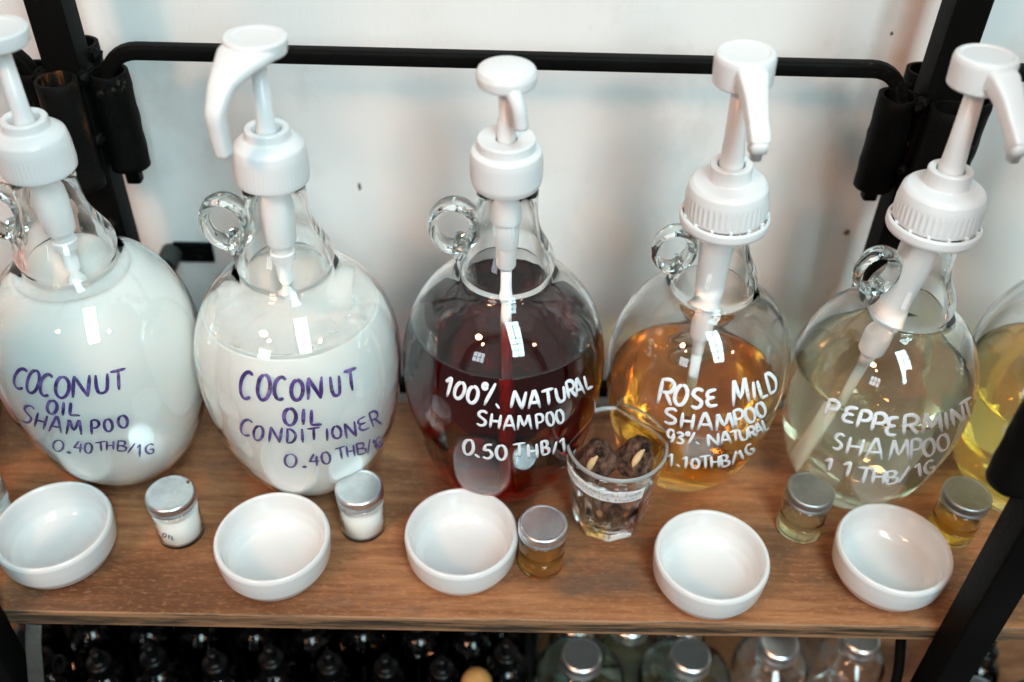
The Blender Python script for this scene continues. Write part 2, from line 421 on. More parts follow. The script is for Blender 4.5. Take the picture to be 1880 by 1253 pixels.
# small chips and stains with a body of their own on the board
def fleck(x, y, z, sx, sy, m, parent, name='paint_fleck', h=.0005):
    bm = bmesh.new(); bmesh.ops.create_icosphere(bm, subdivisions=2, radius=1)
    for v in bm.verts:
        k = 1 + .35 * noise.noise(v.co * 1.7 + Vector((x * 90, y * 90, 0))); v.co = Vector((x + v.co.x * sx * k, y + v.co.y * sy * k, z + v.co.z * h))
    o = link(name, bm, m); o.parent = parent; return o

# ------------------------------------------------------------------ stroke lettering
def arc(cx, cy, rx, ry, a0, a1, n=9):
    return [(cx + rx * math.cos(R(a0 + (a1 - a0) * i / n)), cy + ry * math.sin(R(a0 + (a1 - a0) * i / n))) for i in range(n + 1)]
FONT = {
 'C': [arc(.55, .5, .5, .5, 50, 305)], 'O': [arc(.5, .5, .45, .5, 95, 455, 14)], 'Q': [arc(.5, .5, .45, .5, 95, 455, 14)],
 'N': [[(.05, 0), (.12, 1)], [(.12, 1), (.85, 0)], [(.85, 0), (.95, 1)]],
 'U': [[(.05, 1), (.05, .4), (.2, .06), (.5, 0), (.8, .1), (.92, .4), (.97, 1)]],
 'T': [[(-.05, .93), (1.05, 1.02)], [(.52, .97), (.5, 0)]],
 'I': [[(.5, 1), (.5, 0)]], 'L': [[(.1, 1), (.1, .02)], [(.1, .02), (.95, .04)]],
 'S': [[(.9, .88), (.6, 1), (.2, .93), (.12, .7), (.45, .53), (.85, .35), (.8, .1), (.45, 0), (.05, .12)]],
 'H': [[(.1, 1), (.1, 0)], [(.92, 1), (.9, 0)], [(.1, .48), (.9, .52)]],
 'A': [[(0, 0), (.38, .98), (.55, 1), (.98, 0)], [(.18, .36), (.82, .36)]],
 'M': [[(0, 0), (.14, .98), (.2, .98), (.48, .3), (.78, 1), (.84, .98), (1, 0)]],
 'P': [[(.12, 0), (.12, 1)], [(.05, .95), (.6, 1), (.95, .8), (.8, .5), (.15, .42)]],
 'R': [[(.12, 0), (.12, 1)], [(.05, .95), (.6, 1), (.92, .8), (.75, .52), (.15, .46)], [(.45, .48), (.98, 0)]],
 'D': [[(.12, 0), (.12, 1)], [(.0, .98), (.55, .95), (.97, .55), (.7, .1), (.05, .02)]],
 'E': [[(.95, .98), (.3, .9), (.12, .7), (.3, .52), (.8, .52)], [(.3, .52), (.06, .3), (.3, .04), (.97, .06)]],
 'B': [[(.12, 0), (.12, 1)], [(.05, .97), (.7, .97), (.85, .75), (.6, .54), (.15, .5)], [(.4, .52), (.95, .4), (.9, .1), (.5, 0), (.05, .02)]],
 'G': [[(.9, .9), (.55, 1), (.1, .7), (.1, .25), (.5, 0), (.9, .15), (.9, .45), (.5, .45)]],
 '0': [arc(.5, .5, .45, .5, 95, 455, 14)], '1': [[(.0, .72), (.6, 1)], [(.6, 1), (.6, 0)]],
 '3': [[(.05, .9), (.5, 1), (.85, .8), (.4, .55), (.9, .35), (.7, .05), (.05, .08)]],
 '4': [[(.5, 1), (.05, .4), (1, .4)], [(.75, .8), (.72, 0)]],
 '5': [[(.85, 1), (.2, .95)], [(.2, .95), (.12, .58), (.6, .6), (.95, .3), (.6, 0), (.05, .1)]],
 '9': [arc(.45, .68, .38, .32, 20, 360, 9), [(.85, .75), (.8, .3), (.55, 0)]],
 '%': [arc(.18, .82, .14, .12, 0, 360, 8), [(.85, 1), (.3, 0)]], '.': [[(.2, -.1), (.8, .25)]], '/': [[(.95, 1), (.05, 0)]],
 'a': [arc(.45, .3, .4, .3, 20, 380, 8), [(.85, .6), (.9, 0)]], 'e': [[(.1, .3), (.8, .35), (.5, .62), (.1, .3), (.4, 0), (.9, .1)]],
 'f': [[(.8, .95), (.5, 1), (.4, .6), (.35, -.3)], [(.1, .6), (.8, .6)]], 'h': [[(.1, 1), (.1, 0)], [(.1, .4), (.5, .62), (.85, .4), (.85, 0)]],
 'i': [[(.5, .6), (.5, 0)], [(.5, .85), (.52, .88)]], 'l': [[(.5, 1), (.5, 0)]], 'm': [[(.05, .6), (.05, 0)], [(.05, .45), (.3, .62), (.5, .0)], [(.5, .45), (.75, .6), (.95, 0)]],
 'n': [[(.1, .6), (.1, 0)], [(.1, .4), (.5, .62), (.85, .4), (.9, 0)]], 'o': [arc(.5, .3, .4, .3, 90, 450, 9)], 'p': [[(.1, .6), (.1, -.4)], arc(.5, .3, .4, .3, 180, -180, 9)],
 'r': [[(.1, .6), (.1, 0)], [(.1, .35), (.5, .62), (.9, .5)]], 's': [[(.85, .5), (.4, .62), (.2, .42), (.7, .25), (.5, 0), (.1, .08)]],
 't': [[(.45, .95), (.45, .1), (.8, 0)], [(.1, .62), (.85, .62)]], 'u': [[(.1, .6), (.15, .1), (.5, 0), (.85, .2), (.88, .6)], [(.88, .6), (.9, 0)]],
 'w': [[(0, .6), (.25, 0), (.5, .5), (.75, 0), (1, .6)]], '(': [[(.7, 1), (.3, .4), (.7, -.2)]], ')': [[(.3, 1), (.7, .4), (.3, -.2)]], '"': [[(.3, 1), (.3, .75)], [(.6, 1), (.6, .75)]],
}
SOFT = set('COQUSPRDEBG03589%aefhmnoprstuw()AM')
def ribbon(bm, pts, nrm, wd, th=.00022, lift=.00012):
    """a bead of ink lying on a surface: points and surface normals are given"""
    N = len(pts); rings = []
    for i in range(N):
        t = (pts[min(i + 1, N - 1)] - pts[max(i - 1, 0)])
        if t.length < 1e-9: t = Vector((1, 0, 0))
        t.normalize(); nn = nrm[i]; sd = nn.cross(t).normalized()
        e = min(i, N - 1 - i); k = (.55, .9)[e] if e < 2 else 1
        k *= 1 + .10 * noise.noise(pts[i] * 300)
        base = pts[i] + nn * lift
        rings.append([bm.verts.new(base + sd * wd * k * c + nn * th * s) for c, s in ((1, 0), (.7, .75), (0, 1), (-.7, .75), (-1, 0), (0, -.35))])
    for A, B in zip(rings, rings[1:]):
        for k in range(6): bm.faces.new((A[k], A[(k + 1) % 6], B[(k + 1) % 6], B[k]))
    bm.faces.new(rings[0][::-1]); bm.faces.new(rings[-1])
def write(parent, items, origin, scale, hit, wd, m, base, auto=.75, slant=0, dot=1.9):
    """items: (char, x, y, w, h) in the layout of the handwriting; hit(x, y) gives the point and normal on the glass"""
    bm = bmesh.new(); its = [(c, origin[0] + x / scale, origin[1] + y / scale, w_ / scale, h / scale) for c, x, y, w_, h in items]
    big = [i for i in its if i[0] not in '.']
    for q, (c, x, y, w_, h) in enumerate(its):
        nb = sorted(big, key=lambda i: abs(i[1] - x))[:3]; nb = sorted(nb, key=lambda i: i[1])
        sl = (nb[-1][2] - nb[0][2]) / max(1, nb[-1][1] - nb[0][1]) if len(nb) > 1 else 0
        an = math.atan(sl) * auto
        ca, sa = math.cos(an), math.sin(an)
        for st in FONT[c]:
            pl = [Vector((p[0], p[1], 0)) for p in st]
            pl = catmull(pl, 3) if (c in SOFT and len(pl) > 2) else [a.lerp(b, t / 5) for a, b in zip(pl, pl[1:]) for t in range(5)] + [pl[-1]]
            P3, N3 = [], []
            for v in pl:
                lx = (v.x - .5) * w_ + slant * (v.y - .5) * h + .02 * h * noise.noise(Vector((x, v.y * 2, q)))
                ly = -(v.y - .5) * h + .02 * h * noise.noise(Vector((v.x * 2, y, q + .5)))
                r = hit(x + lx * ca - ly * sa, y + lx * sa + ly * ca)
                if r: P3.append(r[0] - base); N3.append(r[1])
            if len(P3) > 2: ribbon(bm, P3, N3, wd * (dot if c == '.' else 1))
    return link('lettering', bm, m, parent)

# ------------------------------------------------------------------ jugs
def body_profile(s):
    q = dict(R=.0784, r0=.0171, zR=.1289, p=.4191, zs=.2135, p2=.9824, rn=.0191)
    pts = [(.0, .0030), (.020, .0026), (.029, .0012), (.0335, .0), (.0380, .0009), (.0420, .0042)]
    for i in range(0, 28):
        t = .075 + (1 - .075) * i / 27; r = q['r0'] + (q['R'] - q['r0']) * math.sin(math.pi / 2 * t) ** q['p']
        if t * q['zR'] > .0085: pts.append((r + .0032 * max(0, 1 - t * q['zR'] / .075), q['zR'] * t))
    for i in range(1, 24):
        a = math.pi / 2 * i / 24; r = q['rn'] + (q['R'] - q['rn']) * math.cos(a) ** q['p2']
        if r < .0345: break
        pts.append((r, q['zR'] + (q['zs'] - q['zR']) * math.sin(a) ** q['p2']))
    pts += [(.0326, .2117), (.0328, .2140), (.0341, .2172), (.0352, .2215), (.0351, .2268), (.0338, .2315), (.0311, .2365), (.0280, .2425), (.0248, .2490), (.0227, .2560), (.0215, .2650), (.0212, .2740), (.0212, .2960)]
    return [(r * s, z * s) for r, z in pts]
def offset_in(pr, t0, t1):
    out = []; n = len(pr); zt = pr[-1][1]
    for i, (r, z) in enumerate(pr):
        a, b = Vector(pr[max(i - 1, 0)]), Vector(pr[min(i + 1, n - 1)]); d = (b - a).normalized(); nrm = Vector((-d.y, d.x))
        t = t1 if z > zt * .72 else t0
        if z < .008 and r < .045: t = .0055
        q = Vector((r, z)) + nrm * t
        out.append((max(0, q.x), min(q.y, zt)))
    # soften the inner wall where the neck ring sits outside
    for _ in range(4):
        out = [out[0]] + [((a[0] + 2 * b[0] + c[0]) / 4, (a[1] + 2 * b[1] + c[1]) / 4) for a, b, c in zip(out, out[1:], out[2:])] + [out[-1]]
    out[0] = (0, out[0][1]); return out
def r_at(pr, z):
    for (r0, z0), (r1, z1) in zip(pr[3:], pr[4:]):
        if z0 <= z <= z1 and z1 > z0: return r0 + (r1 - r0) * (z - z0) / (z1 - z0)
    return pr[-1][0] if z > pr[-1][1] else pr[3][0]
def surface_hit(pr, base):
    def hit(x, y):
        d = ray(x, y); t = .35; prev = None
        while t < 1.3:
            p = CAM + d * t - base; f = math.hypot(p.x, p.y) - r_at(pr, p.z) if -.001 < p.z < pr[-1][1] else 1
            if f < 0:
                lo, hi = t - .002, t
                for _ in range(14):
                    md = (lo + hi) / 2; p = CAM + d * md - base
                    if math.hypot(p.x, p.y) - r_at(pr, p.z) < 0: hi = md
                    else: lo = md
                p = CAM + d * hi - base; rr = math.hypot(p.x, p.y)
                dr = (r_at(pr, p.z + .002) - r_at(pr, p.z - .002)) / .004
                nn = Vector((p.x / rr, p.y / rr, -dr)).normalized()
                return CAM + d * hi, nn
            t += .002
        return None
    return hit
def trim_level(pr, z1):
    out = []
    for (r0, z0), (r1, z2) in zip(pr, pr[1:]):
        out.append((r0, z0))
        if z0 <= z1 < z2 and r0 > .01:
            k = (z1 - z0) / (z2 - z0); out.append((r0 + (r1 - r0) * k, z1)); break
    return out
def jug(x, y, s, level, liq, label, neck_z=None, film_z=0, handle_a=180):
    base = Vector((x, y, .0004))
    j = empty('pump_jug', base, label, 'jug', 'refill jugs with pumps along the shelf')
    pr = body_profile(s)
    if neck_z: pr[-1] = (pr[-1][0], neck_z)
    inn = offset_in(pr, .0026, .0040)
    prof = pr + [(pr[-1][0] - .0012, pr[-1][1] + .001), (inn[-1][0] + .0008, pr[-1][1] + .001)] + inn[::-1]
    bm = bmesh.new(); sd = x * 31
    def mod(a, r, z_): return .00035 * noise.noise(Vector((math.cos(a) * 1.6 + sd, math.sin(a) * 1.6, z_ * 22))) * min(1, r / .03)
    lathe(bm, prof, 112, mod=mod); link('glass_body', bm, GLASS, j)
    # loop handle on the neck
    bm = bmesh.new(); ha = R(handle_a); hd = Vector((math.cos(ha), math.sin(ha), 0)); hs = Vector((-hd.y, hd.x, 0))
    cx, cz = .0370 * s, .2530 * s
    path = []
    for i in range(40):
        a = 2 * math.pi * i / 40; rr = Vector((math.cos(a) * .0150 * s, math.sin(a) * .0180 * s))
        path.append(hd * (cx + rr.x) + Vector((0, 0, cz + rr.y)))
    ru = [(.0080 + .0012 * math.cos(2 * math.pi * i / 40 + 2.6)) * s for i in range(40)]
    rv = [(.0043 + .0008 * math.cos(2 * math.pi * i / 40 + 3.4)) * s for i in range(40)]
    sweep(bm, path, rv, ru, [hs] * 40, n=20, closed=True)
    # fused foot down to the neck ring
    sweep(bm, catmull([hd * .031 * s + Vector((0, 0, .2440 * s)), hd * .0335 * s + Vector((0, 0, .2350 * s)), hd * .0345 * s + Vector((0, 0, .2240 * s))], 5), lerps([.0055 * s, .0062 * s, .0035 * s], 11), lerps([.005 * s, .005 * s, .003 * s], 11), hd, n=14)
    link('handle', bm, GLASS_H, j)
    # liquid, reaching a hair into the glass
    ex = []
    for i, (r, z_) in enumerate(inn):
        a, b = Vector(inn[max(i - 1, 0)]), Vector(inn[min(i + 1, len(inn) - 1)]); d = (b - a).normalized(); q = Vector((r, z_)) + Vector((d.y, -d.x)) * (-.0002 if liq in (MILK, PINK) else .0004)
        ex.append((max(0, q.x) if i else 0, q.y))
    lp = trim_level(ex, level * s); re = lp[-1][0]
    lp += [(re - .0012, level * s - .0010), (re - .004, level * s - .0015), (re * .5, level * s - .0016), (0, level * s - .0016)]
    bm = bmesh.new(); lathe(bm, lp, 112, mod=mod); link('liquid', bm, liq, j)
    if film_z: film(j, inn, s, level, film_z, FILM)
    return j, base, pr

def film(j, inn, s, z0, z1, m):
    pr = [(r - .00022, z) for r, z in inn if z0 * s <= z <= z1 * s]
    bm = bmesh.new(); lathe(bm, pr, 96); link('lotion_residue', bm, m, j)
def m_film():
    m, n, l = mat('lotion_residue'); p = P(n); setp(p, col=(.76, .775, .755), rough=.5)
    g = nz(n, l, 11, 5, .55, (1, 1, .6)); tc = n.new('ShaderNodeTexCoord'); sp = n.new('ShaderNodeSeparateXYZ'); l.new(tc.outputs['Object'], sp.inputs[0])
    mr = n.new('ShaderNodeMapRange'); mr.inputs[1].default_value = .160; mr.inputs[2].default_value = .214; mr.inputs[3].default_value = .40; mr.inputs[4].default_value = -.22
    l.new(sp.outputs[2], mr.inputs[0]); ad = n.new('ShaderNodeMath'); ad.operation = 'ADD'; l.new(g, ad.inputs[0]); l.new(mr.outputs[0], ad.inputs[1])
    l.new(ramp(n, l, ad.outputs[0], [(.30, (.10, .10, .10)), (.85, (.62, .62, .62))]), p.inputs['Alpha']); return m
FILM = m_film()
def rib_mod(n, z0, z1, amp, dens=1.0):
    def f(a, r, z):
        if z < z0 or z > z1: return 0
        e = min(1, (z - z0) / .0015, (z1 - z) / .0015); return amp * e * (max(-.2, math.cos(a * n)) ** 1 if amp else 0)
    return f
def dense(pr, z0, z1, step=.0012):
    out = []
    for (r0, a), (r1, b) in zip(pr, pr[1:]):
        out.append((r0, a)); L = abs(b - a)
        if L > step * 1.5 and min(a, b) >= z0 - .004 and max(a, b) <= z1 + .004 and abs(r1 - r0) < .003:
            k = int(L / step)
            for i in range(1, k): out.append((r0 + (r1 - r0) * i / k, a + (b - a) * i / k))
    out.append(pr[-1]); return out
def tilt(x, y, z):  # lean about the neck
    return lambda M: Matrix.Translation((0, 0, z)) @ Matrix.Rotation(x, 4, 'Y') @ Matrix.Rotation(y, 4, 'X') @ Matrix.Translation((0, 0, -z))

def pump_wide(j, dx, dy, zc, top, a_sp, reach, drop, head=True, lean=(0, 0), tubelen=.20):
    """smooth cap, slim stem and a broad duck-bill spout"""
    M = Matrix.Translation((dx, dy, 0)) @ tilt(lean[0], lean[1], zc)(None)
    rb = rib_mod(52, zc + .003, zc + .018, .00022)
    pr = dense(rounded([(.0226, zc - .0005), (.0243, zc), (.0246, zc + .003), (.0243, zc + .020), (.0232, zc + .0262), (.0185, zc + .0300), (.0150, zc + .0308), (.0148, zc + .037), (.0138, zc + .0382), (.0098, zc + .0378), (.0092, zc + .030)], .0016), zc, zc + .022)
    bm = bmesh.new(); lathe(bm, pr + [(.0092, zc + .02), (0, zc + .02)], 208, M=M, mod=rb); cap = link('pump_cap', bm, PLASTIC, j)
    bm = bmesh.new(); lathe(bm, [(.0072, zc + .018), (.0070, zc + .036), (.0058, zc + .040), (.0050, top - .012), (.0, top - .012)], 32, M=M); link('stem', bm, PLASTIC, cap)
    if head:
        bm = bmesh.new(); lathe(bm, rounded([(0, top - .012), (.0135, top - .0125), (.0188, top - .010), (.0198, top - .001), (.0190, top), (.0145, top), (.0140, top - .0005), (0, top - .0006)], .0012), 64, M=M)
        head_o = link('pump_head', bm, PLASTIC, cap)
        d = Vector((math.cos(a_sp), math.sin(a_sp), 0)); up = Vector((0, 0, 1))
        P_ = [d * .004, d * .016, d * .027, d * .038, d * (reach - .002), d * (reach + .001), d * (reach + .0005), d * reach, d * (reach - .001)]
        H_ = [-.0070, -.0080, -.0115, -.0170, -.0260, -.0325, -.042, -.0505, -.0590]
        path = catmull([M @ (p + up * (top + h)) for p, h in zip(P_, H_)], 4)
        bm = bmesh.new()
        sweep(bm, path, lerps([.0185, .0172, .0125, .0085, .0066, .0058, .0054, .0051, .0050], len(path)), lerps([.0060, .0058, .0056, .0054, .0054, .0056, .0054, .0051, .0050], len(path)), [(0, 0, 1)] * 20 + [d.to_tuple()] * (len(path) - 20) if False else [(up * (1 - i / (len(path) - 1)) + d * (i / (len(path) - 1))).normalized() for i in range(len(path))], n=20, sq=.72)
        link('spout', bm, PLASTIC, cap)
    bm = bmesh.new(); lathe(bm, rounded([(0, zc - .083), (.0058, zc - .083), (.0064, zc - .068), (.0090, zc - .0665), (.0092, zc - .059), (.0078, zc - .0585), (.0080, zc - .054), (.0108, zc - .050), (.0120, zc - .012), (.0126, zc - .0015), (.0164, zc - .001), (.0164, zc + .006), (0, zc + .006)], .0007), 40, M=M); link('pump_barrel', bm, PLASTIC2, cap)
    bm = bmesh.new(); lathe(bm, [(0, zc - tubelen), (.0036, zc - tubelen), (.0036, zc - .08), (0, zc - .08)], 24, M=M); link('dip_tube', bm, PLASTIC2, cap)
    return cap
def pump_dome(j, zc, top, M0):
    M = M0; rb = rib_mod(74, zc + .006, zc + .0195, .00030)
    pr = dense(rounded([(.0218, zc - .0005), (.0228, zc), (.0236, zc + .0022), (.0243, zc + .0045), (.0243, zc + .0205), (.0236, zc + .0255), (.0205, zc + .0268), (.0196, zc + .0272), (.0196, zc + .0335), (.0188, zc + .0345), (.0072, zc + .0338), (.0070, zc + .03), (0, zc + .03)], .0010), zc, zc + .022)
    bm = bmesh.new(); lathe(bm, pr, 296, M=M, mod=rb); cap = link('pump_cap', bm, PLASTIC, j)
    bm = bmesh.new(); lathe(bm, [(.0062, zc + .03), (.0060, zc + .047), (.0052, zc + .0475), (.0052, top - .013), (0, top - .013)], 32, M=M); link('stem', bm, PLASTIC, cap)
    bm = bmesh.new(); lathe(bm, rounded([(0, top - .013), (.012, top - .0135), (.0176, top - .0135), (.0192, top - .012), (.0196, top - .0065), (.0180, top - .0028), (.0135, top - .0008), (.007, top), (0, top + .0002)], .001), 64, M=M); link('pump_head', bm, PLASTIC, cap)
    path = catmull([M @ Vector(p) for p in ((.0005, -.002, top - .0105), (.0025, -.0105, top - .0108), (.0050, -.0165, top - .0135), (.0075, -.0195, top - .0200), (.0088, -.0200, top - .0270), (.0095, -.0200, top - .0335))], 5)
    bm = bmesh.new(); sweep(bm, path, lerps([.0052, .0052, .0050, .0048, .0046, .0046], len(path)), lerps([.0048, .0050, .0050, .0048, .0046, .0046], len(path)), [(0, -.5, 1)] * len(path), n=18)
    link('spout', bm, PLASTIC, cap)
    bm = bmesh.new(); lathe(bm, rounded([(0, zc - .072), (.0055, zc - .072), (.0074, zc - .069), (.0076, zc - .052), (.0088, zc - .050), (.0090, zc - .030), (.0108, zc - .028), (.0112, zc - .0015), (.0164, zc - .001), (.0164, zc + .006), (0, zc + .006)], .0006), 40, M=M)
    for k in range(4):
        a = k * math.pi / 2 + .5; p = M @ Vector((.0092 * math.cos(a), .0092 * math.sin(a), zc - .031)); box(bm, p - Vector((.0010, .0010, .0085)), p + Vector((.0010, .0010, .0085)), .0003)
    link('pump_barrel', bm, PLASTIC2, cap)
    bm = bmesh.new(); lathe(bm, [(0, .02), (.0042, .02), (.0042, zc - .056), (0, zc - .056)], 24, M=M); link('dip_tube', bm, PLASTIC2, cap)
def pump_tall(j, zc, top, M, a_sp, reach, barrel, tube_to, Mb):
    """big ribbed cap with tamper ring, thick stem, round head and a long square spout"""
    n_r = 44; rb0 = rib_mod(n_r, zc + .0055, zc + .0195, .00050)
    pr = dense(rounded([(.0268, zc + .002), (.0285, zc + .003), (.0288, zc + .0055), (.0284, zc + .0205), (.0272, zc + .0262), (.0245, zc + .0290), (.0150, zc + .0305), (.0146, zc + .0310), (.0146, zc + .0415), (.0138, zc + .0425), (.0094, zc + .0420), (.0090, zc + .035), (0, zc + .035)], .0011), zc, zc + .023)
    bm = bmesh.new(); lathe(bm, pr, 264, M=M, mod=rb0); cap = link('pump_cap', bm, PLASTIC, j)
    tm = Matrix.Rotation(R(1.5), 4, 'Y')
    bm = bmesh.new(); lathe(bm, rounded([(.0288, zc - .0055), (.0308, zc - .0055), (.0318, zc - .003), (.0318, zc + .0015), (.0308, zc + .0030), (.0296, zc + .0030), (.0290, zc - .001)], .0006), 96, M=M @ Matrix.Translation((0, 0, zc)) @ tm @ Matrix.Translation((0, 0, -zc)), closed=True)
    for k in range(14):
        a = k * 2 * math.pi / 14 + .2; p = M @ Vector((.0290 * math.cos(a), .0290 * math.sin(a), zc + .003)); box(bm, p - Vector((.0012, .0012, .0026)), p + Vector((.0012, .0012, .0018)), .0003)
    link('tamper_ring', bm, PLASTIC, cap)
    bm = bmesh.new(); lathe(bm, [(.0084, zc + .033), (.0082, zc + .043), (.0072, zc + .06), (.0058, top - .018), (0, top - .018)], 32, M=M); link('stem', bm, PLASTIC, cap)
    bm = bmesh.new(); lathe(bm, rounded([(0, top - .0215), (.0170, top - .0220), (.0193, top - .0205), (.0196, top - .004), (.0188, top - .0010), (.0168, top), (.0155, top - .0003), (.0150, top - .0012), (0, top - .0012)], .0011), 64, M=M); link('pump_head', bm, PLASTIC, cap)
    d = Vector((math.cos(a_sp), math.sin(a_sp), 0)); up = Vector((0, 0, 1))
    K = [(.010, -.0100, .0105, .0070), (.0190, -.0105, .0098, .0068), (.0225, -.0125, .0090, .0064), (.031, -.0185, .0074, .0058), (reach - .008, -.0285, .0064, .0052), (reach - .002, -.0335, .0066, .0056), (reach + .002, -.0375, .0060, .0052)]
    path = [M @ (d * k[0] + up * (top + k[1])) for k in K]
    path = catmull(path, 4); bm = bmesh.new()
    sweep(bm, path, lerps([k[2] for k in K], len(path)), lerps([k[3] for k in K], len(path)), [(up + d * .35).normalized()] * len(path), n=24, sq=.35)
    q = M @ (d * (reach - .0005) + up * (top - .0385))
    sweep(bm, [q + up * .004, q, q - up * .0040, q - up * .0044, q - up * .0100], [.0060, .0060, .0058, .0038, .0034], [.0056, .0056, .0054, .0038, .0034], d, n=24, sq=.6)
    link('spout', bm, PLASTIC, cap)
    bm = bmesh.new(); lathe(bm, rounded([(r_, zc + z_) for r_, z_ in barrel], .0008), 40, M=Mb); link('pump_barrel', bm, PLASTIC2, cap)
    zb = barrel[0][1] + zc
    bm = bmesh.new(); lathe(bm, [(0, tube_to), (.0042, tube_to), (.0042, zb + .003), (0, zb + .003)], 24, M=Mb); link('dip_tube', bm, PLASTIC2, cap)

def TL(dx, dy, zc, ly=0, lx=0):
    return Matrix.Translation((dx, dy, zc)) @ Matrix.Rotation(ly, 4, 'Y') @ Matrix.Rotation(lx, 4, 'X') @ Matrix.Translation((0, 0, -zc))

# jug 1: coconut oil shampoo
j1, b1, p1 = jug(-.3138, .182, 1, .204, MILK, 'full glass jug of white lotion lettered COCONUT OIL SHAMPOO in purple', film_z=.209)
pump_wide(j1, 0, .0006, .288, .387, R(200), .05, 0)
h = surface_hit(p1, b1); O6 = (0, 560); S6 = 2.54
write(j1, [('C', 95, 345, 62, 95), ('O', 155, 358, 60, 108), ('C', 215, 375, 58, 102), ('O', 290, 385, 70, 98), ('N', 378, 380, 88, 100), ('U', 475, 368, 60, 88), ('T', 552, 350, 66, 92)], O6, S6, h, .00125, INK_PURPLE, b1, slant=.06)
write(j1, [('O', 243, 477, 50, 62), ('I', 295, 485, 30, 62), ('L', 350, 487, 56, 60)], O6, S6, h, .00125, INK_PURPLE, b1)
write(j1, [('S', 130, 510, 55, 80), ('H', 190, 542, 55, 66), ('A', 262, 560, 58, 66), ('M', 345, 573, 70, 62), ('P', 442, 570, 42, 66), ('O', 505, 562, 42, 58), ('O', 573, 545, 48, 58)], O6, S6, h, .00110, INK_PURPLE, b1)
write(j1, [('0', 272, 657, 52, 52), ('.', 322, 680, 20, 20), ('4', 365, 662, 44, 52), ('0', 412, 668, 38, 48), ('T', 470, 660, 46, 42), ('H', 513, 656, 38, 40), ('B', 567, 658, 46, 48), ('/', 612, 668, 26, 52), ('1', 650, 680, 22, 58), ('G', 698, 672, 42, 46)], O6, S6, h, .00085, INK_PURPLE, b1)

# jug 2: coconut oil conditioner
j2, b2, p2 = jug(-.1557, .1757, 1, .181, MILK, 'glass jug of white lotion lettered COCONUT OIL CONDITIONER in purple', film_z=.210)
pump_wide(j2, .0002, .0006, .288, .387, math.atan2(-.046, -.0185), .0470, 0, lean=(R(.8), R(-2.2)))
h = surface_hit(p2, b2)
write(j2, [('C', 1150, 377, 64, 126), ('O', 1230, 385, 64, 118), ('C', 1306, 390, 60, 106), ('O', 1385, 398, 60, 95), ('N', 1468, 388, 74, 102), ('U', 1565, 378, 44, 92), ('T', 1637, 350, 54, 98)], O6, S6, h, .00135, INK_PURPLE, b2, slant=.04)
write(j2, [('O', 1352, 522, 62, 78), ('I', 1415, 522, 30, 74), ('L', 1475, 525, 58, 72)], O6, S6, h, .0014, INK_PURPLE, b2)
write(j2, [('C', 1150, 573, 60, 74), ('O', 1205, 598, 48, 68), ('N', 1285, 605, 62, 70), ('D', 1357, 612, 46, 66), ('I', 1410, 610, 20, 64), ('T', 1463, 602, 54, 56), ('I', 1525, 605, 20, 58), ('O', 1570, 595, 46, 58), ('N', 1635, 583, 56, 70), ('E', 1692, 555, 48, 62), ('R', 1748, 530, 46, 70)], O6, S6, h, .00110, INK_PURPLE, b2)
write(j2, [('0', 1355, 727, 60, 62), ('.', 1420, 747, 20, 20), ('4', 1465, 724, 48, 58), ('0', 1520, 714, 44, 56), ('T', 1590, 692, 46, 56), ('H', 1635, 682, 40, 52), ('B', 1683, 670, 46, 52), ('/', 1720, 660, 26, 66), ('1', 1748, 652, 18, 48), ('G', 1768, 640, 32, 46)], O6, S6, h, .0010, INK_PURPLE, b2)

# jug 3: dark red natural shampoo
j3, b3, p3 = jug(.0026, .1768, 1, .1710, LIQ_RED, 'glass jug of dark red liquid lettered 100% NATURAL SHAMPOO in white')
pump_dome(j3, .288, .3735, TL(-.001, .0005, .288, R(-1), R(-.8)))
h = surface_hit(p3, b3); O7 = (720, 560); S7 = 3.298
write(j3, [('1', 342, 497, 52, 118), ('0', 408, 520, 62, 100), ('0', 488, 545, 68, 100), ('%', 585, 540, 92, 138), ('.', 640, 605, 20, 20), ('N', 765, 575, 84, 106), ('A', 862, 578, 72, 96), ('T', 945, 560, 68, 92), ('U', 1020, 542, 54, 86), ('R', 1082, 512, 55, 104), ('A', 1132, 500, 50, 92), ('L', 1187, 467, 42, 80)], O7, S7, h, .00150, INK_WHITE, b3, slant=.05)
write(j3, [('S', 545, 688, 62, 88), ('H', 625, 705, 66, 86), ('A', 710, 720, 72, 80), ('M', 800, 715, 84, 80), ('P', 893, 706, 50, 90), ('O', 957, 690, 48, 80), ('O', 1015, 676, 48, 80)], O7, S7, h, .00130, INK_WHITE, b3)
write(j3, [('0', 462, 862, 66, 90), ('.', 515, 905, 20, 20), ('5', 580, 888, 60, 86), ('0', 660, 895, 66, 88), ('T', 770, 880, 70, 84), ('H', 850, 885, 64, 84), ('B', 925, 865, 48, 82), ('/', 985, 865, 28, 74), ('1', 1035, 850, 40, 86)], O7, S7, h, .00140, INK_WHITE, b3)

